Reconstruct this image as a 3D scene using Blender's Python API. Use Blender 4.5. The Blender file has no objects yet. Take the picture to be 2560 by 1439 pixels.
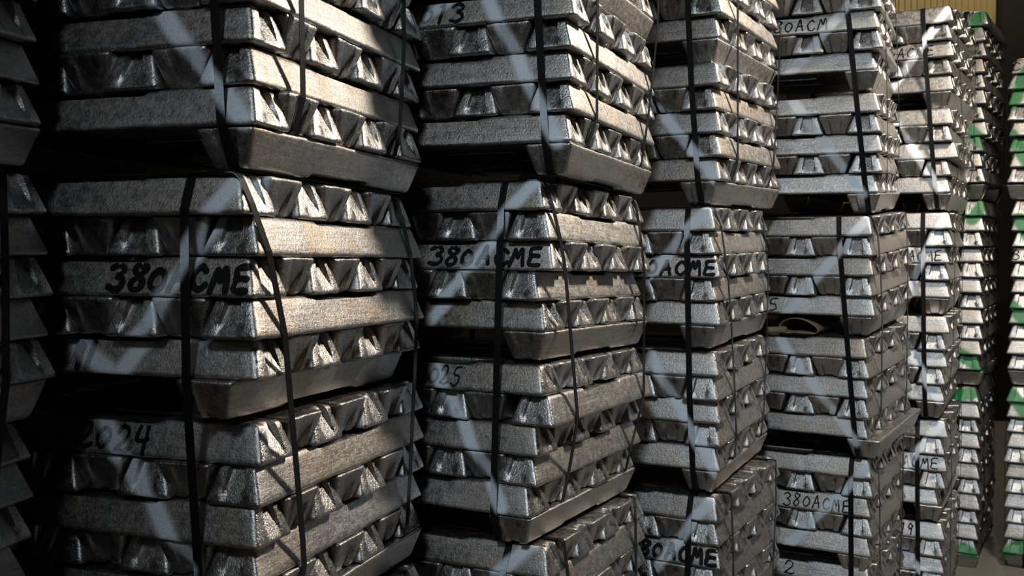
import bpy, bmesh, math, random
from mathutils import Matrix, Vector, noise
from mathutils.bvhtree import BVHTree

# ------------------------------------------------------------------ camera, world, light, exposure
scene = bpy.context.scene
scene.view_settings.view_transform = 'Standard'
scene.view_settings.look = 'None'
scene.view_settings.gamma = 1.0
scene.view_settings.use_curve_mapping = False
scene.view_settings.exposure = 0.0

CAM_H = 1.5846
cam_data = bpy.data.cameras.new('camera')
cam_data.sensor_width = 36.0
cam_data.lens = 36.0 * 2522.4 / 2560.0
cam_data.clip_end = 100
cam_data.dof.use_dof = True
cam_data.dof.focus_distance = 2.3
cam_data.dof.aperture_fstop = 8.0
cam = bpy.data.objects.new('camera', cam_data)
scene.collection.objects.link(cam)
cam.location = (0, 0, CAM_H)
cam.rotation_euler = (math.radians(90 - 2.589), 0, 0)
scene.camera = cam

world = bpy.data.worlds.new('world')
scene.world = world
world.use_nodes = True
world.node_tree.nodes['Background'].inputs[0].default_value = (0.75, 0.85, 1.0, 1)
world.node_tree.nodes['Background'].inputs[1].default_value = 0.006


def lamp(name, kind, loc, aim, power, color, size, spot=None, blend=0.5):
    d = bpy.data.lights.new(name, kind)
    d.energy = power
    d.color = color
    if kind == 'AREA':
        d.shape = 'DISK'
        d.size = size
    else:
        d.shadow_soft_size = size
    if spot:
        d.spot_size = math.radians(spot)
        d.spot_blend = blend
    o = bpy.data.objects.new(name, d)
    scene.collection.objects.link(o)
    o.location = loc
    o.rotation_euler = (Vector(aim) - Vector(loc)).to_track_quat('-Z', 'Y').to_euler()
    return o


# warm high-bay lamp over the aisle on the right, an added lamp to brighten the yellow wall,
# cool floodlight over the entrance behind the camera on the left
lamp('aisle_lamp', 'AREA', (2.1, 3.1, 3.3), (0.9, 3.1, 1.4), 108, (1.0, 0.86, 0.71), 0.35)
lamp('wall_fill_lamp', 'AREA', (3.6, 7.6, 5.6), (3.6, 8.0, 0.0), 60, (1.0, 0.88, 0.72), 0.35)
lamp('entrance_floodlight', 'SPOT', (-0.9, -3.6, 5.7), (1.7, 3.4, 0.4), 1100, (0.82, 0.92, 1.0), 0.5, 38, 1.0)

# ------------------------------------------------------------------ poses: (X, Y, Z, yaw, tilt along, tilt across) of each half bundle
LEVELS={
 (0, 0):(-0.995, 1.07, 0.0, 15.0, 0.0, 0.0),
 (0, 1):(-0.983, 1.07, 0.4255, 15.5, 0.0, 0.0),
 (0, 2):(-1.007, 1.07, 0.8555, 14.0, 0.0, 0.0),
 (0, 3):(-0.983, 1.07, 1.2811, 15.6, 0.0, 0.0),
 (0, 4):(-0.9926, 1.07, 1.7121, 16.0, 0.0, 0.0),
 (0, 5):(-0.9926, 1.07, 2.1376, 16.0, 0.0, 0.0),
 (1, 0):(-0.43, 1.7, 0.0, 19.0, 0.0, 0.0),
 (1, 1):(-0.43, 1.7, 0.4137, 19.0, -0.3387, -0.0299),
 (1, 2):(-0.4359, 1.7154, 0.8436, 19.1032, -0.3387, -0.0299),
 (1, 3):(-0.4314, 1.6726, 1.2806, 18.1816, -1.1192, -0.1149),
 (1, 4):(-0.4277, 1.6859, 1.7104, 18.3382, -1.1192, -0.1149),
 (1, 5):(-0.4255, 1.6955, 2.1358, 18.3382, -1.3256, -0.1233),
 (2, 0):(0.085, 2.31, 0.004, 26.0, -0.3, 0.0),
 (2, 1):(0.085, 2.3, 0.449, 26.0, -1.4383, 0.1878),
 (2, 2):(0.0635, 2.2924, 0.8788, 27.1745, -1.4383, 0.1878),
 (2, 3):(0.0771, 2.3067, 1.3088, 26.8415, -1.6494, -0.0057),
 (2, 4):(0.1321, 2.2664, 1.7403, 23.3251, -1.6494, -0.0057),
 (2, 5):(0.1376, 2.277, 2.1656, 23.3251, -1.6046, 0.11),
 (3, 0):(0.612, 2.95, 0.0, 29.0, 0.3, 0.0),
 (3, 1):(0.6154, 2.9402, 0.4044, 29.4474, 0.2828, 0.0249),
 (3, 2):(0.616, 2.9605, 0.8344, 26.0358, 0.2828, 0.0249),
 (3, 3):(0.6058, 2.9673, 1.2676, 27.1934, 0.406, -0.129),
 (3, 4):(0.6105, 2.984, 1.6972, 29.6129, 0.406, -0.129),
 (3, 5):(0.6168, 3.0071, 2.1196, 28.5404, 0.3428, -0.0021),
 (4, 0):(1.27, 3.52, 0.0, 30.5, -0.2, 0.0),
 (4, 1):(1.2694, 3.5176, 0.3976, 30.7318, -0.6639, -0.0098),
 (4, 2):(1.2445, 3.4872, 0.8274, 33.1457, 1.5885, 0.0036),
 (4, 3):(1.2582, 3.4985, 1.2545, 32.1322, 2.8153, -0.0465),
 (4, 4):(1.2913, 3.5381, 1.6873, 25.9638, 2.8153, -0.0465),
 (4, 5):(1.2784, 3.5402, 2.1165, 24.9864, 2.1123, 0.0256),
 (5, 0):(1.7818, 4.0927, 0.0043, 28.4241, 0.0035, 0.0174),
 (5, 1):(1.7741, 4.0931, 0.4301, 28.4241, 0.0142, 0.1719),
 (5, 2):(1.7702, 4.0884, 0.8612, 28.4267, 0.0142, 0.1719),
 (5, 3):(1.7884, 4.1078, 1.2869, 27.6486, -0.2388, 0.0916),
 (5, 4):(1.8004, 4.1352, 1.7168, 29.9125, -0.2388, 0.0916),
 (5, 5):(1.8042, 4.1604, 2.1365, 32.1721, -0.4494, -0.0956),
}
LAYOFF={(1,4,5):(-0.0092,-0.0096),(1,4,4):(0.0029,0.0028),(1,4,3):(0.0049,0.004),(1,4,2):(0.0023,0.0029),(1,3,1):(-0.0182,0.0149),(1,3,2):(0.0108,-0.0025),(1,3,3):(-0.0024,-0.0018),(1,3,4):(-0.0059,-0.0113),(1,3,5):(0.0116,-0.0006),(1,2,1):(0.0123,0.0032),(1,2,2):(-0.0005,0.0011),(1,2,3):(-0.0089,-0.0029),(2,4,1):(-0.0051,-0.0059),(2,4,2):(-0.0026,0.0026),(2,4,3):(-0.0023,-0.0004),(2,4,4):(0.0091,-0.0024),(2,4,5):(0.0,0.0013),(2,3,1):(-0.0034,0.0083),(2,3,2):(0.0043,-0.0011),(2,3,3):(0.009,-0.0136),(2,3,4):(-0.0099,0.0105),(2,3,5):(0.0013,0.0003),(2,2,1):(0.0051,-0.0016),(2,2,2):(0.0074,-0.0277),(2,2,3):(0.0032,0.0067),(2,2,4):(0.0023,0.006),(2,2,5):(-0.0194,0.017),(3,5,5):(0.0016,0.0004),(3,4,1):(0.0,-0.0007),(3,4,2):(-0.0015,0.0071),(3,4,3):(0.0005,-0.0015),(3,4,4):(0.0005,-0.0031),(3,4,5):(0.0002,-0.0019),(3,3,1):(-0.0022,0.0086),(3,3,2):(-0.0018,0.0064),(3,3,3):(0.0026,-0.0067),(3,3,4):(-0.0013,-0.0011),(3,3,5):(0.0017,-0.0067),(3,2,1):(-0.0013,0.0023),(3,2,2):(-0.0122,-0.0038),(3,2,3):(0.0053,-0.0006),(3,2,4):(0.0076,0.001),(3,2,5):(0.0018,0.0008),(3,1,1):(0.0005,0.0008),(3,1,2):(-0.0018,-0.0014),(4,5,3):(0.0001,0.0001),(4,5,4):(-0.0003,-0.0096),(4,5,5):(0.0002,0.0104),(4,4,1):(0.0044,0.0034),(4,4,2):(-0.001,0.0003),(4,4,3):(0.0006,-0.0068),(4,4,4):(0.0002,-0.0033),(4,4,5):(-0.0005,0.0046),(4,3,1):(-0.002,0.0043),(4,3,2):(-0.0006,0.0039),(4,3,3):(0.0018,-0.0041),(4,3,4):(-0.0007,0.0033),(4,3,5):(-0.0015,-0.0073),(4,2,1):(0.0015,0.0031),(4,2,2):(-0.0002,-0.0032),(4,2,3):(-0.0031,-0.0012),(4,2,4):(0.0009,-0.0005),(4,2,5):(-0.0033,0.0025),(4,1,1):(-0.0065,0.0001),(4,1,2):(0.0051,-0.0005),(4,1,3):(0.002,0.0037),(4,1,4):(0.0034,-0.0041),(4,1,5):(-0.0012,0.0004),(5,5,1):(-0.0001,0.0008),(5,5,2):(-0.0001,0.0056),(5,5,3):(0.0032,-0.0027),(5,5,4):(0.0005,0.0029),(5,5,5):(-0.0018,-0.0059),(5,4,1):(0.0033,-0.0009),(5,4,2):(0.0002,0.0031),(5,4,3):(0.0001,-0.0188),(5,4,4):(-0.002,0.0109),(5,4,5):(-0.0012,0.0053),(5,3,1):(0.0003,-0.0057),(5,3,2):(0.0002,-0.0028),(5,3,3):(-0.0001,0.004),(5,3,4):(-0.0002,0.0043),(5,3,5):(-0.0004,-0.0005),(5,2,1):(-0.0002,-0.0067),(5,2,2):(0.0017,0.0061),(5,2,3):(-0.0007,-0.0055),(5,2,4):(-0.0001,0.0016),(5,2,5):(0.0006,0.0053),(5,1,1):(0.0042,-0.0067),(5,1,2):(0.0009,-0.0006),(5,1,3):(-0.0008,-0.0101),(5,1,4):(-0.0032,-0.0038),(5,1,5):(-0.0043,0.0213),(5,0,1):(-0.0023,-0.0014),(5,0,2):(0.0025,0.0009)}
PAINT= {(1, 1): [[(0.007, 0.861), (0.259, 0.513)], [(0.375, 0.565), (0.286, 0.512)], [(0.38, 0.444), (0.138, 0.165)]], (1, 2): [[(0.203, 0.277), (0.021, 0.078)]], (2, 1): [[(0.028, 0.863), (0.313, 0.516)], [(0.323, 0.437), (0.094, 0.084)]], (2, 2): [[(0.214, 0.409), (0.037, 0.07)], [(0.323, 0.414), (0.403, 0.36)]], (2, 0): [[(0.033, 0.886), (0.142, 0.787)]], (3, 2): [[(0.198, 0.294), (0.009, 0.071)]], (3, 1): [[(0.043, 0.857), (0.241, 0.635)], [(0.24, 0.439), (0.012, 0.063)]], (3, 0): [[(0.025, 0.822), (0.194, 0.591)]], (4, 2): [[(0.119, 0.731), (0.337, 0.483)], [(0.309, 0.41), (0.064, 0.067)]], (4, 1): [[(0.015, 0.847), (0.324, 0.473)], [(0.325, 0.407), (0.045, 0.057)]], (4, 0): [[(0.003, 0.804), (0.309, 0.457)]], (5, 2): [[(0.036, 0.825), (0.249, 0.517)], [(0.225, 0.361), (0.049, 0.082)]], (5, 1): [[(0.012, 0.854), (0.188, 0.465)], [(0.167, 0.318), (0.031, 0.078)]], (5, 0): [[(0.031, 0.836), (0.181, 0.621)], [(0.168, 0.284), (0.065, 0.2)]]}
STRAP_L= {(1, 2): [(0.074, 0.281), (0.06, 0.059)], (1, 1): [(0.108, 0.799), (0.117, 0.181)], (2, 2): [(0.085, 0.392), (0.064, 0.075)], (2, 1): [(0.116, 0.786), (0.113, 0.072)], (2, 0): [(0.114, 0.847), (0.121, 0.79)], (3, 2): [(0.104, 0.611), (0.065, 0.084)], (3, 1): [(0.107, 0.804), (0.082, 0.068)], (3, 0): [(0.09, 0.766), (0.091, 0.584)], (4, 2): [(0.121, 0.731), (0.051, 0.074)], (4, 1): [(0.114, 0.779), (0.047, 0.078)], (4, 0): [(0.074, 0.767), (0.068, 0.451)], (5, 2): [(0.131, 0.787), (0.067, 0.091)], (5, 1): [(0.107, 0.798), (0.081, 0.074)], (5, 0): [(0.117, 0.779), (0.103, 0.209)]}
STRAP_R= {(1, 2): [[(0.136, 0.308), (0.135, 0.145)], [(0.58, 0.304), (0.554, 0.125)]], (1, 1): [[(-0.013, 0.792), (0.131, 0.23)], [(0.595, 0.767), (0.608, 0.218)]], (2, 2): [[(0.155, 0.422), (0.169, 0.141)], [(0.683, 0.44), (0.593, 0.145)]], (2, 1): [[(0.056, 0.787), (0.156, 0.229)], [(0.652, 0.774), (0.612, 0.218)]], (3, 2): [[(0.171, 0.604), (0.164, 0.152)], [(0.731, 0.629), (0.584, 0.166)]], (3, 1): [[(0.07, 0.78), (0.183, 0.195)], [(0.64, 0.755), (0.589, 0.171)]]}
TEXTS= [(1, 3, 3, '380ACME', 0.297, 0.006), (1, 3, 5, '9/', 0.389, 0.335), (1, 2, 1, '2024', 0.41, 0.238), (2, 4, 1, '013', 0.393, 0.266), (2, 3, 3, '380ACME', 0.328, 0.018), (2, 2, 1, '2025', 0.347, 0.22), (3, 3, 3, '380ACME', 0.312, 0.005), (3, 1, 3, '380ACME', 0.3, 0.013), (4, 5, 3, '380ACM', 0.405, 0.174), (4, 3, 5, '2025', 0.511, 0.337), (4, 1, 3, '380ACME', 0.319, 0.076), (4, 0, 1, '2', 0.316, 0.264), (5, 5, 3, '380ACME', 0.339, 0.075), (5, 3, 3, '380ACME', 0.268, 0.036), (5, 1, 3, '380ACME', 0.278, 0.029), (5, 0, 1, '2019', 0.233, 0.123)]

# ------------------------------------------------------------------ helpers
rng = random.Random(11)
COL = scene.collection
L = 0.70            # ingot length
W = 0.119           # wide face
NW = 0.071          # narrow face
H = 0.0702          # layer height
PITCH = (L - W) / 6


def link(name, mesh, mat=None, parent=None):
    o = bpy.data.objects.new(name, mesh)
    COL.objects.link(o)
    if mat is not None and mesh is not None:
        if len(mesh.materials) == 0:
            mesh.materials.append(mat)
        elif mesh.materials[0] is not mat:
            o.material_slots[0].link = 'OBJECT'
            o.material_slots[0].material = mat
    if parent is not None:
        o.parent = parent
    return o


def tag(o, label=None, category=None, group=None, kind=None):
    for k, v in (('label', label), ('category', category), ('group', group), ('kind', kind)):
        if v:
            o[k] = v
    return o


def level_matrix(p):
    X, Y, Z, th, tx, ty = p
    th, tx, ty = math.radians(th), math.radians(tx), math.radians(ty)
    s, c = math.sin(th), math.cos(th)
    R = Matrix(((s, -c, 0), (c, s, 0), (0, 0, 1)))
    ax = Vector((1, 0, tx)).normalized()
    az = Vector((-tx, -ty, 1))
    az = (az - ax * az.dot(ax)).normalized()
    ay = az.cross(ax)
    T = Matrix((ax, ay, az)).transposed()
    return Matrix.Translation((X, Y, Z)) @ (R @ T).to_4x4()


# ------------------------------------------------------------------ node helpers
class NT:
    def __init__(self, mat):
        self.t = mat.node_tree
        self.n = self.t.nodes

    def new(self, typ, **kw):
        n = self.n.new(typ)
        for k, v in kw.items():
            setattr(n, k, v)
        return n

    def put(self, sock, v):
        if hasattr(v, 'is_output'):
            self.t.links.new(v, sock)
        else:
            sock.default_value = v

    def math(self, op, a, b=0.0, c=0.0, clamp=False):
        n = self.new('ShaderNodeMath', operation=op, use_clamp=clamp)
        for i, v in enumerate((a, b, c)):
            self.put(n.inputs[i], v)
        return n.outputs[0]

    def vec(self, op, a, b=None, scale=None):
        n = self.new('ShaderNodeVectorMath', operation=op)
        self.put(n.inputs[0], a)
        if b is not None:
            self.put(n.inputs[1], b)
        if scale is not None:
            self.put(n.inputs['Scale'], scale)
        return n.outputs['Value'] if op in ('DOT_PRODUCT', 'LENGTH', 'DISTANCE') else n.outputs[0]

    def noise(self, vector, scale, detail=3.0, rough=0.5, dist=0.0):
        n = self.new('ShaderNodeTexNoise')
        self.put(n.inputs['Vector'], vector)
        n.inputs['Scale'].default_value = scale
        n.inputs['Detail'].default_value = detail
        n.inputs['Roughness'].default_value = rough
        n.inputs['Distortion'].default_value = dist
        return n.outputs['Fac']

    def ramp(self, v, lo, hi, a=0.0, b=1.0, smooth=True):
        n = self.new('ShaderNodeMapRange', interpolation_type='SMOOTHSTEP' if smooth else 'LINEAR')
        self.put(n.inputs['Value'], v)
        n.inputs['From Min'].default_value = lo
        n.inputs['From Max'].default_value = hi
        n.inputs['To Min'].default_value = a
        n.inputs['To Max'].default_value = b
        return n.outputs['Result']

    def mixc(self, f, a, b):
        n = self.new('ShaderNodeMix', data_type='RGBA')
        self.put(n.inputs['Factor'], f)
        self.put(n.inputs['A'], a)
        self.put(n.inputs['B'], b)
        return [o for o in n.outputs if o.type == 'RGBA'][0]

    def mixf(self, f, a, b):
        n = self.new('ShaderNodeMix', data_type='FLOAT')
        self.put(n.inputs['Factor'], f)
        self.put(n.inputs['A'], a)
        self.put(n.inputs['B'], b)
        return n.outputs[0]


def new_mat(name):
    m = bpy.data.materials.new(name)
    m.use_nodes = True
    return m, NT(m), m.node_tree.nodes['Principled BSDF']


def paint_mask(nt, unit, segs, radius, soft):
    """spray strokes given as segments (b, z) on the left face of a bundle"""
    if not segs:
        return 0.0
    tc = nt.new('ShaderNodeTexCoord', object=unit)
    sep = nt.new('ShaderNodeSeparateXYZ')
    nt.t.links.new(tc.outputs['Object'], sep.inputs[0])
    comb = nt.new('ShaderNodeCombineXYZ')
    nt.t.links.new(sep.outputs['Y'], comb.inputs['Y'])
    nt.t.links.new(sep.outputs['Z'], comb.inputs['Z'])
    P = comb.outputs[0]
    best = None
    for s in segs:
        (a, b) = s[0], s[1]
        A = Vector((0, a[0], a[1]))
        AB = Vector((0, b[0] - a[0], b[1] - a[1]))
        pa = nt.vec('SUBTRACT', P, A)
        t = nt.math('DIVIDE', nt.vec('DOT_PRODUCT', pa, AB), AB.length_squared, clamp=True)
        d = nt.vec('LENGTH', nt.vec('SUBTRACT', pa, nt.vec('SCALE', AB, scale=t)))
        best = d if best is None else nt.math('MINIMUM', best, d)
    wob = nt.noise(P, 9.0, 2.0)
    d = nt.math('ADD', best, nt.math('MULTIPLY', nt.math('SUBTRACT', wob, 0.5), 0.014))
    m = nt.ramp(d, radius - soft, radius + soft, 1.0, 0.0)
    geo = nt.new('ShaderNodeNewGeometry')
    out = unit.matrix_world.to_3x3() @ Vector((-1, 0, 0))
    facing = nt.ramp(nt.vec('DOT_PRODUCT', geo.outputs['Normal'], out), 0.12, 0.5)
    depth = nt.ramp(sep.outputs['X'], 0.045, 0.075, 1.0, 0.0)
    m = nt.math('MULTIPLY', m, nt.math('MULTIPLY', facing, depth))
    speck = nt.ramp(nt.noise(P, 260.0, 2.0), 0.30, 0.62, 0.70, 0.96)
    return nt.math('MULTIPLY', m, speck)


GREY_PAINT = (0.60, 0.665, 0.73, 1)
GREEN_PAINT = (0.005, 0.19, 0.05, 1)


def aluminium(name, unit, segs, paint, radius, soft):
    m, nt, bsdf = new_mat(name)
    tc = nt.new('ShaderNodeTexCoord')
    oi = nt.new('ShaderNodeObjectInfo')
    off = nt.vec('SCALE', (17.3, 9.1, 5.7), scale=oi.outputs['Random'])
    P = nt.vec('ADD', tc.outputs['Object'], off)
    rnd = oi.outputs['Random']
    cloud = nt.noise(P, 9.0, 5.0, 0.62, 0.6)
    fine = nt.noise(P, 70.0, 4.0, 0.6)
    mp = nt.new('ShaderNodeMapping')
    nt.put(mp.inputs['Vector'], P)
    mp.inputs['Scale'].default_value = (5.0, 60.0, 85.0)
    streak = nt.noise(mp.outputs[0], 2.2, 4.0, 0.6)
    mp2 = nt.new('ShaderNodeMapping')
    nt.put(mp2.inputs['Vector'], P)
    mp2.inputs['Scale'].default_value = (70.0, 40.0, 6.0)
    scuff = nt.ramp(nt.noise(mp2.outputs[0], 1.6, 4.0, 0.65, 0.8), 0.56, 0.74)
    scuff = nt.math('MULTIPLY', scuff, nt.ramp(nt.noise(P, 7.0, 2.0), 0.45, 0.62))
    # colour: grey metal, tan oxide clouds, pale scuffs
    base = nt.mixc(nt.ramp(streak, 0.3, 0.7), (0.33, 0.33, 0.33, 1), (0.46, 0.46, 0.455, 1))
    sepn = nt.new('ShaderNodeSeparateXYZ')
    nt.put(sepn.inputs[0], tc.outputs['Normal'])
    side = nt.ramp(nt.math('ABSOLUTE', sepn.outputs['Y']), 0.5, 0.85, 0.25, 1.0)
    tan = nt.math('MULTIPLY', nt.ramp(cloud, 0.40, 0.66, 0.04, 0.72), side)
    base = nt.mixc(tan, base, (0.42, 0.35, 0.27, 1))
    spots = nt.math('MULTIPLY', nt.ramp(nt.noise(P, 55.0, 2.0), 0.66, 0.74), nt.ramp(nt.noise(P, 5.0, 2.0), 0.56, 0.66))
    base = nt.mixc(nt.math('MULTIPLY', spots, 0.8), base, (0.07, 0.045, 0.025, 1))
    grain = nt.ramp(nt.noise(P, 260.0, 4.0, 0.7), 0.32, 0.68, 0.62, 1.18)
    base = nt.vec('SCALE', base, scale=grain)
    base = nt.mixc(nt.math('MULTIPLY', scuff, 0.6), base, (0.72, 0.68, 0.60, 1))
    base = nt.mixc(nt.ramp(rnd, 0.0, 1.0, 0.0, 0.35, False), base, (0.56, 0.565, 0.57, 1))
    rough = nt.math('ADD', nt.ramp(fine, 0.3, 0.7, 0.16, 0.32), nt.math('MULTIPLY', cloud, 0.12))
    rough = nt.math('ADD', rough, nt.math('MULTIPLY', side, 0.14))
    # relief: hammered skin and casting ripples
    b1 = nt.noise(P, 420.0, 3.0, 0.6)
    b2 = nt.noise(P, 165.0, 3.0, 0.6, 0.5)
    hgt = nt.math('ADD', nt.math('MULTIPLY', b1, 0.5), nt.math('ADD', nt.math('MULTIPLY', b2, 0.8), nt.math('MULTIPLY', streak, 0.5)))
    bump = nt.new('ShaderNodeBump')
    bump.inputs['Distance'].default_value = 0.0019
    nt.put(bump.inputs['Height'], hgt)
    pm = paint_mask(nt, unit, segs, radius, soft)
    nt.put(bump.inputs['Strength'], nt.mixf(pm, nt.math('SUBTRACT', 0.66, nt.math('MULTIPLY', side, 0.12)), 0.18))
    nt.put(bsdf.inputs['Base Color'], nt.mixc(pm, base, paint))
    nt.put(bsdf.inputs['Metallic'], nt.math('SUBTRACT', 1.0, pm))
    nt.put(bsdf.inputs['Roughness'], nt.mixf(pm, rough, 0.55))
    nt.t.links.new(bump.outputs[0], bsdf.inputs['Normal'])
    return m


def plastic(name, unit, segs, paint, radius, soft, color, rough, cover=1.0):
    m, nt, bsdf = new_mat(name)
    pm = paint_mask(nt, unit, segs, radius, soft)
    pm = nt.math('MULTIPLY', pm, cover)
    bsdf.inputs['Specular IOR Level'].default_value = 0.16
    nt.put(bsdf.inputs['Base Color'], nt.mixc(pm, color, paint))
    nt.put(bsdf.inputs['Roughness'], nt.mixf(pm, rough, 0.6))
    tc = nt.new('ShaderNodeTexCoord')
    bump = nt.new('ShaderNodeBump')
    bump.inputs['Strength'].default_value = 0.2
    bump.inputs['Distance'].default_value = 0.001
    nt.put(bump.inputs['Height'], nt.noise(tc.outputs['Object'], 320.0, 2.0))
    nt.t.links.new(bump.outputs[0], bsdf.inputs['Normal'])
    return m


# ------------------------------------------------------------------ the ingot
def spaced(half, r, n, extra=()):
    v = [-half, -half + r * 0.25, -half + r * 0.6, -half + r]
    step = 2 * (half - r) / n
    v += [-half + r + step * i for i in range(1, n)]
    v += [half - r, half - r * 0.6, half - r * 0.25, half]
    v += list(extra)
    v = sorted(v)
    out = [v[0]]
    for x in v[1:]:
        if x - out[-1] > 0.0012:
            out.append(x)
    out[-1] = half
    return out


def sstep(a, b, x):
    t = min(1, max(0, (x - a) / (b - a)))
    return t * t * (3 - 2 * t)


def ingot_mesh(seed, name):
    """cast trapezoid bar lying on its wide face: x length, y width, z height"""
    rr = random.Random(seed)
    h = H - 0.0012
    r = 0.0095
    n0 = 0.118 + rr.uniform(-0.01, 0.01)      # half length of the recess in the narrow face
    nd = rr.uniform(0.005, 0.009)
    xs = spaced(L / 2, r, 26, (-n0 - 0.004, -n0 + 0.004, n0 - 0.004, n0 + 0.004))
    c0 = 0.185                                 # channel half width / face width
    c1 = 0.225
    ys = spaced(W / 2, r, 8, (-c0 * W, -c1 * W, c0 * W, c1 * W, -0.205 * W, 0.205 * W))
    zs = spaced(h / 2, r, 5)
    de, ds = 0.0215, (W - NW) / 2
    ch = rr.uniform(0.012, 0.017)
    off = Vector((seed * 3.17, seed * 1.3, seed * 7.7))
    verts, idx = [], {}

    def vid(i, j, k):
        key = (i, j, k)
        if key in idx:
            return idx[key]
        p = Vector((xs[i], ys[j], zs[k]))
        hx, hy, hz = L / 2, W / 2, h / 2
        q = Vector((max(-hx + r, min(hx - r, p.x)), max(-hy + r, min(hy - r, p.y)), max(-hz + r, min(hz - r, p.z))))
        d = p - q
        if d.length > 1e-9:
            # wide rim stays crisp, narrow rim is rounder
            rad = r if p.z > 0 else r * 1.0
            p = q + d.normalized() * rad
        t = (p.z + h / 2) / h
        u, v = p.x / hx, p.y / hy
        x = u * (hx - de * t)
        y = v * (hy - ds * t)
        z = p.z + h / 2
        # end channel: deep at the narrow face, running out at the wide one
        ev = abs(v) / 2
        if abs(u) > 0.93:
            prof = 1 - sstep(c0, c1, ev)
            x -= math.copysign(ch * prof * max(0.0, t - 0.05) * sstep(0.93, 0.985, abs(u)), u)
        # shallow recess across the narrow face
        if k == len(zs) - 1 or t > 0.9:
            z -= nd * (1 - sstep(n0 - 0.004, n0 + 0.004, abs(x))) * sstep(0.86, 0.99, t)
        P = Vector((x, y, z))
        n1 = noise.noise_vector(P * 22 + off)
        n2 = noise.noise_vector(P * 75 + off * 2)
        a = 0.0010
        P += n1 * a + n2 * 0.00045
        if t < 0.12:                           # ragged rim of the pouring face
            n3 = noise.noise_vector(P * 48 + off * 3)
            e = (1 - t / 0.12)
            P.x += math.copysign(n3.x * 0.0022 * e, u) if abs(u) > 0.9 else 0
            P.y += n3.y * 0.0018 * e if abs(v) > 0.85 else 0
            P.z += n3.z * 0.0012 * e
        # slight bow
        P.z = max(P.z, -0.0012)
        idx[key] = len(verts)
        verts.append(P)
        return idx[key]

    faces = []
    nx, ny, nz = len(xs), len(ys), len(zs)
    for i in range(nx - 1):
        for j in range(ny - 1):
            faces.append((vid(i, j, 0), vid(i, j + 1, 0), vid(i + 1, j + 1, 0), vid(i + 1, j, 0)))
            faces.append((vid(i, j, nz - 1), vid(i + 1, j, nz - 1), vid(i + 1, j + 1, nz - 1), vid(i, j + 1, nz - 1)))
        for k in range(nz - 1):
            faces.append((vid(i, 0, k), vid(i + 1, 0, k), vid(i + 1, 0, k + 1), vid(i, 0, k + 1)))
            faces.append((vid(i, ny - 1, k), vid(i, ny - 1, k + 1), vid(i + 1, ny - 1, k + 1), vid(i + 1, ny - 1, k)))
    for j in range(ny - 1):
        for k in range(nz - 1):
            faces.append((vid(0, j, k), vid(0, j, k + 1), vid(0, j + 1, k + 1), vid(0, j + 1, k)))
            faces.append((vid(nx - 1, j, k), vid(nx - 1, j + 1, k), vid(nx - 1, j + 1, k + 1), vid(nx - 1, j, k + 1)))
    me = bpy.data.meshes.new(name)
    me.from_pydata([tuple(v) for v in verts], [], faces)
    me.update()
    for p in me.polygons:
        p.use_smooth = True
    me.set_sharp_from_angle(angle=math.radians(36))
    return me


placeholder = bpy.data.materials.new('aluminium')
INGOTS = []
for s in range(10):
    me = ingot_mesh(s + 1, 'ingot')
    me.materials.append(placeholder)
    INGOTS.append((me, [v.co.copy() for v in me.vertices]))
import numpy as np
INGOT_V = [np.array([tuple(v) for v in vs]) for _, vs in INGOTS]
INGOT_BVH = [BVHTree.FromPolygons([tuple(v) for v in vs], [tuple(p.vertices) for p in me.polygons]) for me, vs in INGOTS]

# ------------------------------------------------------------------ marker lettering
GLYPH = {
    '3': [[(.05, .86), (.45, 1), (.8, .82), (.62, .6), (.42, .54), (.75, .42), (.82, .16), (.45, -.02), (.0, .08)]],
    '8': [[(.78, .84), (.45, 1), (.2, .78), (.45, .55), (.75, .3), (.6, .02), (.22, .02), (.15, .26), (.5, .52), (.86, .8), (.78, .9)]],
    '0': [[(.5, .82), (.15, .6), (.1, .25), (.42, .04), (.8, .25), (.84, .6), (.55, .82), (.4, .8)]],
    'A': [[(.02, .0), (.3, .55), (.52, 1), (.66, .5), (.82, .02)], [(.2, .38), (.75, .42)]],
    'C': [[(.86, .74), (.55, .9), (.16, .55), (.25, .14), (.6, .02), (.92, .18)]],
    'M': [[(.02, .0), (.2, .55), (.3, .9), (.48, .5), (.56, .45), (.7, .88), (.82, .85), (.9, .4), (.96, .02)]],
    'E': [[(.86, .96), (.45, .95), (.2, .84), (.24, .5), (.14, .1), (.4, .02), (.9, .04)], [(.22, .5), (.5, .52), (.8, .5)]],
    '2': [[(.1, .72), (.35, 1), (.72, .85), (.62, .5), (.1, .05), (.3, .06), (.6, .0), (.92, .12)]],
    '4': [[(.25, 1), (.12, .5), (.45, .42), (.8, .52)], [(.75, 1), (.7, .5), (.62, -.08)]],
    '5': [[(.85, 1), (.35, .92), (.25, .58), (.7, .5), (.78, .2), (.4, -.02), (.05, .1)]],
    '1': [[(.35, .95), (.55, 1), (.45, .5), (.35, .0)]],
    '9': [[(.8, .8), (.45, .98), (.18, .7), (.4, .48), (.78, .72), (.8, .85), (.7, .4), (.6, -.02)]],
    'S': [[(.85, .88), (.4, .98), (.2, .72), (.75, .35), (.6, .03), (.1, .1)]],
    '/': [[(.7, 1), (.3, .0)]],
}


def catmull(pts, n=5):
    P = [pts[0]] + list(pts) + [pts[-1]]
    out = []
    for i in range(1, len(P) - 2):
        a, b, c, d = (Vector(q) for q in P[i - 1:i + 3])
        for s in range(n):
            t = s / n
            out.append(0.5 * ((2 * b) + (c - a) * t + (2 * a - 5 * b + 4 * c - d) * t * t + (3 * b - a - 3 * c + d) * t ** 3))
    out.append(Vector(P[-2]))
    return out


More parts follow.
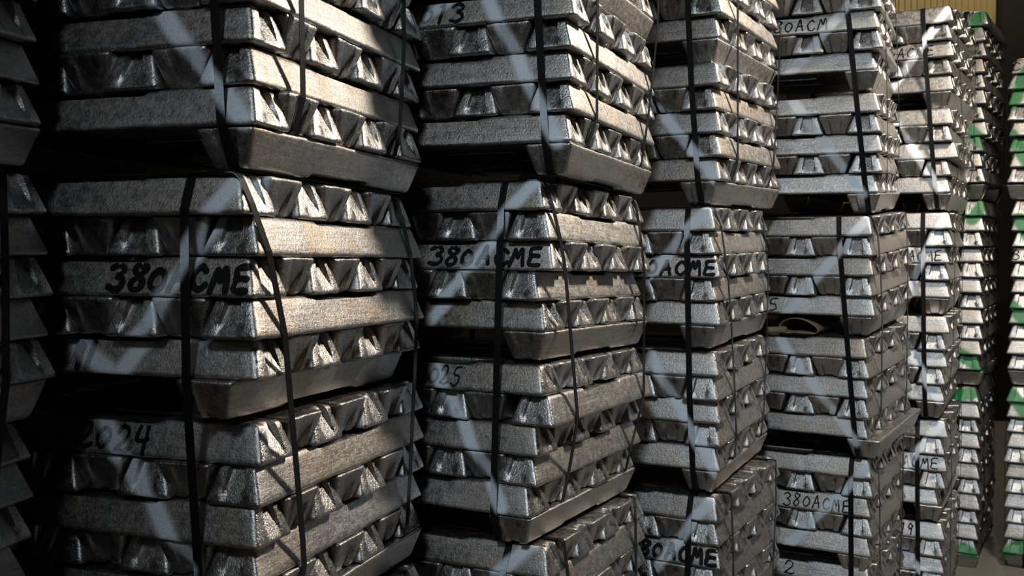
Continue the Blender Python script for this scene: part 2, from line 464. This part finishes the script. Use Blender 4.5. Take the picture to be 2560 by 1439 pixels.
def lettering(text, x0, x1, variant, mat, parent, stroke=0.0072, t0=0.16, t1=0.77, seed=0):
    """handwriting on the side face (+y) of an upright ingot; x0..x1 in ingot x, reading from +x to -x"""
    rr = random.Random(seed)
    bvh = INGOT_BVH[variant]
    verts, faces = [], []
    n = len(text)
    cw = (x0 - x1) / n

    def surf(px, pz):
        loc, nor, _, _ = bvh.ray_cast(Vector((px, 0.2, pz)), Vector((0, -1, 0)))
        if loc is None:
            loc, nor = Vector((px, W / 2 - (W - NW) / 2 * pz / H, pz)), Vector((0, 1, 0.3))
        return tuple(loc + nor * 0.0007)

    for i, ch in enumerate(text):
        if ch not in GLYPH:
            continue
        sx = rr.uniform(0.78, 0.92)
        dz = rr.uniform(-0.05, 0.05)
        for st in GLYPH[ch]:
            pts = [(x0 - (i + 0.06 + q[0] * sx) * cw + rr.uniform(-1, 1) * 0.0008,
                    H * (t0 + (t1 - t0) * (q[1] + dz)) + rr.uniform(-1, 1) * 0.0008) for q in st]
            pts = catmull(pts)
            ring = []
            for k, p in enumerate(pts):
                a = pts[max(0, k - 1)]
                b = pts[min(len(pts) - 1, k + 1)]
                d = (b - a)
                d = d.normalized() if d.length > 1e-7 else Vector((1, 0))
                nrm = Vector((-d.y, d.x))
                wd = stroke / 2 * (0.86 + 0.28 * noise.noise(Vector((p.x * 60, p.y * 60, seed))))
                if k in (0, len(pts) - 1):
                    wd *= 0.7
                lo = p - nrm * wd
                hi = p + nrm * wd
                ring.append((len(verts), len(verts) + 1, len(verts) + 2))
                verts.extend([surf(lo.x, lo.y), surf(p.x, p.y), surf(hi.x, hi.y)])
            for a, b in zip(ring, ring[1:]):
                faces.append((a[0], b[0], b[1], a[1]))
                faces.append((a[1], b[1], b[2], a[2]))
            # rounded pen ends
            for p in (pts[0], pts[-1]):
                c = len(verts)
                verts.append(surf(p.x, p.y))
                for q in range(10):
                    an = q * math.tau / 10
                    verts.append(surf(p.x + math.cos(an) * stroke * 0.46, p.y + math.sin(an) * stroke * 0.46))
                for q in range(10):
                    faces.append((c, c + 1 + q, c + 1 + (q + 1) % 10))
    me = bpy.data.meshes.new('marker_lettering')
    me.from_pydata(verts, [], faces)
    me.update()
    return link('marker_lettering', me, mat, parent)


# ------------------------------------------------------------------ straps
def hull2(pts):
    pts = sorted(set((round(float(a), 4), round(float(b), 4)) for a, b in pts))
    def half(seq):
        o = []
        for p in seq:
            while len(o) >= 2 and (o[-1][0] - o[-2][0]) * (p[1] - o[-2][1]) - (o[-1][1] - o[-2][1]) * (p[0] - o[-2][0]) <= 0:
                o.pop()
            o.append(p)
        return o[:-1]
    return half(pts) + half(reversed(pts))


def strap_mesh(loop, across, width, swap):
    """loop: closed list of (q, z); across(z): position along the other horizontal axis"""
    keep = []
    for p in loop:
        if not keep or math.dist(p, keep[-1]) > 0.006:
            keep.append(p)
    # subdivide the long runs so the lean and a little slack show
    pts = []
    n = len(keep)
    for i in range(n):
        a, b = keep[i], keep[(i + 1) % n]
        m = max(1, int(math.dist(a, b) / 0.05))
        for s in range(m):
            t = s / m
            pts.append((a[0] + (b[0] - a[0]) * t, a[1] + (b[1] - a[1]) * t))
    n = len(pts)
    verts, faces = [], []
    for i in range(n):
        a, p, b = Vector(pts[i - 1]), Vector(pts[i]), Vector(pts[(i + 1) % n])
        e1, e2 = (p - a), (b - p)
        nr = Vector((e1.y, -e1.x)).normalized() + Vector((e2.y, -e2.x)).normalized()
        nr.normalize()
        c = across(p.y)
        for o in (0.0012, 0.0024):
            q = p + nr * o
            for sd in (-1, 1):
                y = c + sd * width / 2
                verts.append((y, q.x, q.y) if swap else (q.x, y, q.y))
    for i in range(n):
        a, b = 4 * i, 4 * ((i + 1) % n)
        for u, v in ((0, 1), (1, 3), (3, 2), (2, 0)):
            faces.append((a + u, a + v, b + v, b + u))
    me = bpy.data.meshes.new('strap')
    me.from_pydata(verts, [], faces)
    bm = bmesh.new()
    bm.from_mesh(me)
    bmesh.ops.recalc_face_normals(bm, faces=bm.faces)
    bm.to_mesh(me)
    bm.free()
    return me


def lerp_z(a, b):
    (v0, z0), (v1, z1) = a, b
    def f(z):
        t = (z - z0) / (z1 - z0)
        t = np.clip(t, -0.15, 1.15)
        return v0 + (v1 - v0) * t
    return f

# ------------------------------------------------------------------ bundles
FOOT_INSET = {(1, 3): 0.036, (2, 2): 0.018, (4, 2): -0.035}
Rx180 = Matrix.Rotation(math.pi, 4, 'X')
Rz90 = Matrix.Rotation(math.pi / 2, 4, 'Z')
Rz180 = Matrix.Rotation(math.pi, 4, 'Z')


def place(unit, inv, pts, M, along_y, cx, cy, z, inverted, mat, name='ingot', hh=H, variant=None, flip=None, jit=1.0, low=False):
    v = rng.randrange(len(INGOTS)) if variant is None else variant
    j = Matrix.Translation((rng.uniform(-.0045, .0045) * jit, rng.uniform(-.004, .004) * jit, 0)) @ Matrix.Rotation(math.radians(rng.uniform(-.6, .6) * jit), 4, 'Z')
    m = Matrix.Translation((cx, cy, z)) @ j
    if along_y:
        m = m @ Rz90
    if inverted:
        m = m @ Matrix.Translation((0, 0, H - 0.0004)) @ Rx180
    if (rng.random() < 0.5) if flip is None else flip:
        m = m @ Rz180
    if hh != H:
        m = Matrix.Translation((0, 0, z * 0)) @ m @ Matrix.Diagonal((1, 1, hh / H, 1))
    U = inv @ M @ m
    o = link(name, INGOTS[v][0], mat, unit)
    o.matrix_parent_inverse = Matrix.Identity(4)
    o.matrix_basis = U
    A = np.array(U)
    P = INGOT_V[v] @ A[:3, :3].T + A[:3, 3]
    pts.append((P, low))
    return o, v


def straps(unit, pts, mat, left, right, width=0.0175):
    allp = np.concatenate([p for p, _ in pts])
    nofoot = np.concatenate([p for p, low in pts if not low])
    for spec in left:
        f = lerp_z(*spec)
        b = f(allp[:, 2])
        sel = allp[np.abs(allp[:, 1] - b) < 0.022]
        link('strap', strap_mesh(hull2(sel[:, (0, 2)]), f, width, False), mat, unit)
    for spec in right:
        f = lerp_z(*spec)
        a = f(nofoot[:, 2])
        sel = nofoot[np.abs(nofoot[:, 0] - a) < 0.022]
        link('strap', strap_mesh(hull2(sel[:, (1, 2)]), f, width, True), mat, unit)


def new_unit(M, label, group):
    e = bpy.data.objects.new('ingot_bundle', None)
    COL.objects.link(e)
    e.matrix_world = M
    e.empty_display_size = 0.1
    tag(e, label, 'ingot bundle', group)
    return e


def acme_bundle(col, u, label):
    M0 = level_matrix(LEVELS[(col, 2 * u)])
    unit = new_unit(M0, label, 'strapped bundles of aluminium ingots with grey spray paint')
    bpy.context.view_layer.update()
    inv = M0.inverted()
    segs = PAINT.get((col, u), [])
    mat = aluminium('aluminium', unit, segs, GREY_PAINT, 0.016, 0.009)
    smat = plastic('black_strap', unit, segs, GREY_PAINT, 0.016, 0.009, (0.006, 0.006, 0.0065, 1), 0.38, 0.9)
    ink = plastic('marker_ink', unit, segs, GREY_PAINT, 0.016, 0.009, (0.004, 0.0045, 0.006, 1), 0.5, 0.55)
    pts = []
    for lev in (2 * u, 2 * u + 1):
        M = level_matrix(LEVELS[(col, lev)])
        ins = FOOT_INSET.get((col, lev), 0.004)
        low = lev == 2 * u
        fo, _ = place(unit, inv, pts, M, False, L / 2 + rng.uniform(-.006, .006), ins + W / 2, 0, True, mat, 'foot_ingot', low=low)
        place(unit, inv, pts, M, False, L / 2, L - ins - W / 2, 0, True, mat, 'foot_ingot', low=low)
        for q in (5, 4, 3, 2, 1):
            dx, dy = LAYOFF.get((col, lev, q), (rng.uniform(-.006, .006), rng.uniform(-.006, .006)))
            z = (6 - q) * H
            for i in range(7):
                s = W / 2 + i * PITCH
                ddx, ddy = (dx, dy)
                if (col, lev, q) == (2, 2, 2) and i > 0:
                    ddx, ddy = dx, 0.004
                text = [t for t in TEXTS if t[:3] == (col, lev, q)] if i == 0 else []
                if q % 2:
                    o, v = place(unit, inv, pts, M, True, s + ddx, L / 2 + ddy, z, i % 2 == 1, mat, flip=False if text else None, jit=0.3 if text else 1)
                else:
                    o, v = place(unit, inv, pts, M, False, L / 2 + ddx, s + ddy, z, i % 2 == 1, mat)
                for t in text:
                    b0, b1 = t[4] - L / 2 - ddy, t[5] - L / 2 - ddy
                    thin = {(1, 3): 0.0138, (1, 2): 0.0095, (2, 4): 0.0095, (2, 3): 0.0115, (2, 2): 0.006, (3, 3): 0.012, (3, 1): 0.0135}.get((col, lev), 0.0058)
                    lettering(t[3], b0, b1, v, ink, o, thin, seed=col * 10 + lev)
                    o['label'] = 'ingot with ' + t[3] + ' handwritten in black marker'
    left = STRAP_L.get((col, u), [(0.11, 0.8), (0.09, 0.07)])
    right = STRAP_R.get((col, u), [[(0.10, 0.78), (0.155, 0.2)], [(0.60, 0.78), (0.57, 0.2)]])
    second = [(left[0][0] + 0.47, left[0][1]), (left[1][0] + 0.47, left[1][1])]
    straps(unit, pts, smat, [left, second], right)
    return unit


def green_bundle(pose, layers, label, segs, texts=(), hh=0.074):
    M = level_matrix(pose)
    unit = new_unit(M, label, 'strapped bundles of aluminium ingots with green spray paint')
    bpy.context.view_layer.update()
    inv = M.inverted()
    mat = aluminium('aluminium', unit, segs, GREEN_PAINT, 0.030, 0.010)
    smat = plastic('black_strap', unit, segs, GREEN_PAINT, 0.030, 0.010, (0.006, 0.006, 0.0065, 1), 0.38, 0.9)
    ink = plastic('marker_ink', unit, [], GREEN_PAINT, 0.030, 0.010, (0.004, 0.0045, 0.006, 1), 0.5, 0.5)
    pts = []
    place(unit, inv, pts, M, True, 0.02 + W / 2, L / 2, 0, True, mat, 'foot_ingot', hh)
    place(unit, inv, pts, M, True, L - 0.02 - W / 2, L / 2, 0, True, mat, 'foot_ingot', hh)
    for k in range(1, layers + 1):
        dx, dy = rng.uniform(-.008, .008), rng.uniform(-.008, .008)
        for i in range(7):
            s = W / 2 + i * PITCH
            text = [t for t in texts if t[0] == k] if i == 0 else []
            if k % 2 == 0:
                o, v = place(unit, inv, pts, M, True, s + dx, L / 2 + dy, k * hh, i % 2 == 1, mat, hh=hh, flip=False if text else None)
            else:
                o, v = place(unit, inv, pts, M, False, L / 2 + dx, s + dy, k * hh, i % 2 == 1, mat, hh=hh)
            for t in text:
                lettering(t[1], t[2] - L / 2, t[3] - L / 2, v, ink, o, 0.0055, seed=k)
                o['label'] = 'ingot with ' + t[1] + ' handwritten in black marker'
    top = layers * hh
    straps(unit, pts, smat, [[(0.10, top), (0.14, 0.08)], [(0.57, top), (0.6, 0.08)]], [[(0.1, top), (0.15, 0.2)], [(0.6, top), (0.57, 0.2)]])
    return unit


LABELS = {
    (0, 2): 'dark top bundle of the column cut off by the left edge of the photo',
    (0, 1): 'dark middle bundle with black strap in the column cut off by the left edge',
    (0, 0): 'lowest dark bundle of the column cut off by the left edge',
    (1, 2): 'top bundle of the large left column, resting on the bundle lettered 380ACME and 2024',
    (1, 1): 'large left bundle lettered 380ACME and 2024 with grey spray strokes',
    (1, 0): 'lowest bundle of the large left column, under the one marked 2024',
    (2, 2): 'top bundle of the second full column, its upper bar lettered 013',
    (2, 1): 'middle bundle of the second full column, lettered 380ACME, right of the 2024 bundle',
    (2, 0): 'lowest bundle of the second full column, top layers showing at the bottom edge',
    (3, 2): 'top bundle of the third full column, unlettered, above the half-hidden ACME',
    (3, 1): 'middle bundle of the third full column, lettering half hidden so only ACME shows',
    (3, 0): 'lowest bundle of the third full column, thick black lettering at the bottom edge',
    (4, 2): 'top bundle of the fourth full column, thin black lettering ACM near its top',
    (4, 1): 'middle bundle of the fourth full column with a cardboard tube pushed under its upper half',
    (4, 0): 'lowest bundle of the fourth full column, thinly lettered 380ACME',
    (5, 2): 'brightly lit top bundle of the fifth column, in front of the yellow wall',
    (5, 1): 'middle bundle of the fifth column, thin ACME lettering, left of the green-painted stack',
    (5, 0): 'lowest bundle of the fifth column, thinly lettered ACME and 19',
}
for c in range(6):
    for u in (2, 1, 0):
        acme_bundle(c, u, LABELS[(c, u)])

G = 12 * 0.074 + 0.009
green_bundle((2.25, 4.80, 0.0, 31.0, 0, 0), 11, 'lowest bundle of the narrow green-marked stack, standing on bare concrete', [((0.07, 0.09), (-0.02, 0.06)), ((0.14, 0.83), (0.0, 0.88))])
green_bundle((2.25, 4.80, G, 31.0, 0, 0), 11, 'middle bundle of the narrow green-marked stack behind the fifth column', [((0.12, 0.16), (0.0, 0.08)), ((0.0, 0.89), (0.06, 0.8))])
green_bundle((2.235, 4.79, 2 * G, 33.0, 0, 0), 11, 'bright top bundle of the narrow stack, green stroke over its top corner', [((0.03, 0.88), (0.09, 0.78)), ((0.1, 0.35), (0.0, 0.25))])
E2 = (2.39, 4.86)
cth, sth = math.cos(math.radians(31)), math.sin(math.radians(31))
P7 = (E2[0] + L * cth, E2[1] - L * sth)
green_bundle((P7[0], P7[1], 0.0, 31.0, 0, 0), 11, 'lowest bundle at the right edge, green paint over its bottom layers', [((0.70, 0.06), (0.5, 0.2)), ((0.68, 0.86), (0.56, 0.7))])
green_bundle((P7[0], P7[1], G, 31.0, 0, 0), 11, 'middle bundle at the right edge, black lettering between green strokes', [((0.66, 0.80), (0.56, 0.62)), ((0.68, 0.38), (0.55, 0.22))], [(8, '3CM', 0.70, 0.55)])
green_bundle((P7[0] - .02, P7[1], 2 * G, 31.0, 0, 0), 8, 'short top bundle at the right edge, black lettering above green strokes', [((0.62, 0.6), (0.68, 0.45)), ((0.68, 0.3), (0.58, 0.12))], [(8, 'CC50', 0.70, 0.5)])

# ------------------------------------------------------------------ the setting
def slab(name, x0, x1, y0, y1, z0, z1, mat):
    bm = bmesh.new()
    bmesh.ops.create_cube(bm, size=1)
    for v in bm.verts:
        v.co = Vector(((x0 + x1) / 2 + v.co.x * (x1 - x0), (y0 + y1) / 2 + v.co.y * (y1 - y0), (z0 + z1) / 2 + v.co.z * (z1 - z0)))
    me = bpy.data.meshes.new(name)
    bm.to_mesh(me)
    bm.free()
    return tag(link(name, me, mat), kind='structure')


concrete, nt, bs = new_mat('concrete')
tc = nt.new('ShaderNodeTexCoord')
nt.put(bs.inputs['Base Color'], nt.mixc(nt.noise(tc.outputs['Object'], 3.0, 6.0, 0.6), (0.11, 0.10, 0.088, 1), (0.19, 0.172, 0.15, 1)))
bs.inputs['Roughness'].default_value = 0.75
floor = slab('floor', -6, 9, -5, 12, -0.1, 0.0, concrete)
floor['label'] = 'bare grey-brown concrete floor'

sheet, nt, bs = new_mat('yellow_sheet')
tc = nt.new('ShaderNodeTexCoord')
nt.put(bs.inputs['Base Color'], nt.mixc(nt.noise(tc.outputs['Object'], 1.4, 5.0, 0.6), (0.36, 0.28, 0.12, 1), (0.50, 0.40, 0.19, 1)))
bs.inputs['Roughness'].default_value = 0.5
dark, nt, bs = new_mat('painted_shade')  # near-black colour stands in for shade behind the stacks
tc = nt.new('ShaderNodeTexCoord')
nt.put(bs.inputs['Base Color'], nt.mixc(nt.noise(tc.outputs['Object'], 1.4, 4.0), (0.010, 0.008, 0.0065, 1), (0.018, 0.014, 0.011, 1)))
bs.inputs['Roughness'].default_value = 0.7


def corrugated(name, x0, x1, y, z0, z1, pitch, depth, mat, parent=None):
    n = int((x1 - x0) / pitch)
    verts, faces = [], []
    prof = [(0, 0), (0.55, 0), (0.65, 1), (0.9, 1)]
    for i in range(n):
        for fx, fd in prof:
            x = x0 + (i + fx) * pitch
            verts += [(x, y - fd * depth, z0), (x, y - fd * depth, z1)]
    k = len(verts) // 2
    for i in range(k - 1):
        faces.append((2 * i, 2 * i + 2, 2 * i + 3, 2 * i + 1))
    me = bpy.data.meshes.new(name)
    me.from_pydata(verts, [], faces)
    o = link(name, me, mat, parent)
    mod = o.modifiers.new('thickness', 'SOLIDIFY')
    mod.thickness = 0.004
    return o


dwall = slab('wall_left', -6, 2.95, 9.05, 9.2, 0, 6, dark)  # shade put into the wall colour so the gaps stay black
dwall['label'] = 'rear wall coloured near black as the shade seen through the gaps'
wall = slab('wall_back', 2.95, 4.29, 9.05, 9.2, 0, 6, sheet)
wall['label'] = 'yellow corrugated sheet wall behind the stacks'
x = 2.95
while x < 4.2:
    corrugated('sheet_panel', x, min(x + 0.67, 4.29), 9.045, 0, 6, 0.055, 0.014, sheet, wall)
    x += 0.67
shade_slab = slab('shade_slab_1', 4.29, 9, 8.9, 9.2, 0, 6, dark)  # solid slab, its colour stands for the darkness of an opening
shade_slab['label'] = 'near-black slab painted as the shade of an opening beside the yellow wall'

# ------------------------------------------------------------------ crushed cardboard tube in the fork gap of the fourth column
card, nt, bs = new_mat('cardboard')
tc = nt.new('ShaderNodeTexCoord')
nt.put(bs.inputs['Base Color'], nt.mixc(nt.noise(tc.outputs['Object'], 40.0, 4.0, 0.6), (0.17, 0.135, 0.085, 1), (0.25, 0.205, 0.135, 1)))
bs.inputs['Roughness'].default_value = 0.85


def tube_mesh(name, outline, length, thick, taper=1.0):
    """open tube: outline in x-z, running along +y"""
    n = len(outline)
    cx = sum(p[0] for p in outline) / n
    cz = sum(p[1] for p in outline) / n
    verts, faces = [], []
    rings = 6
    for inner in (0, 1):
        for r in range(rings + 1):
            t = r / rings
            s = 1 + (taper - 1) * t
            for i, (x, z) in enumerate(outline):
                a, b = outline[i - 1], outline[(i + 1) % n]
                d = Vector((b[0] - a[0], b[1] - a[1])).normalized()
                nx, nz = d.y, -d.x
                o = -thick if inner else 0
                wob = 0.0012 * noise.noise(Vector((x * 40, z * 40, t * 3 + inner * 0)))
                verts.append((cx + (x - cx) * s + nx * (o + wob), length * t, cz + (z - cz) * s + nz * (o + wob)))
    k = n * (rings + 1)
    for r in range(rings):
        for i in range(n):
            j = (i + 1) % n
            faces.append((r * n + i, r * n + j, (r + 1) * n + j, (r + 1) * n + i))
            faces.append((k + r * n + j, k + r * n + i, k + (r + 1) * n + i, k + (r + 1) * n + j))
    for i in range(n):
        j = (i + 1) % n
        faces.append((j, i, k + i, k + j))
        e = rings * n
        faces.append((e + i, e + j, k + e + j, k + e + i))
    me = bpy.data.meshes.new(name)
    me.from_pydata(verts, [], faces)
    for p in me.polygons:
        p.use_smooth = True
    bm = bmesh.new()
    bm.from_mesh(me)
    bmesh.ops.recalc_face_normals(bm, faces=bm.faces)
    bm.to_mesh(me)
    bm.free()
    return me


big = [(-0.072, 0.030), (-0.068, 0.016), (-0.058, 0.006), (-0.040, 0.0015), (-0.020, 0.004), (0.006, 0.0045), (0.034, 0.003), (0.056, 0.003),
       (0.068, 0.008), (0.072, 0.018), (0.064, 0.030), (0.046, 0.043), (0.020, 0.054), (-0.008, 0.0585), (-0.036, 0.055), (-0.058, 0.046)]
big = [tuple(p) for p in catmull(big + [big[0]], 3)][:-1]
M4 = level_matrix(LEVELS[(4, 2)])
zt = 6 * H + 0.002
t1 = link('cardboard_tube', tube_mesh('cardboard_tube', big, 0.28, 0.0022, 0.96), card)
t1.matrix_world = M4 @ Matrix.Translation((0.035, 0.262, zt)) @ Matrix.Rotation(-math.pi / 2, 4, 'Z')
tag(t1, 'flattened wide cardboard tube lying open-ended in the gap of the fourth column', 'cardboard tube')
small = [(0.0125 * math.cos(a * math.tau / 20), 0.013 + 0.0125 * math.sin(a * math.tau / 20)) for a in range(20)]
t2 = link('cardboard_tube', tube_mesh('cardboard_tube', small, 0.075, 0.0018), card)
t2.matrix_world = M4 @ Matrix.Translation((0.008, 0.372, zt)) @ Matrix.Rotation(-math.pi / 2 - 0.95, 4, 'Z')
tag(t2, 'small round cardboard tube end beside the flattened wide one', 'cardboard tube')
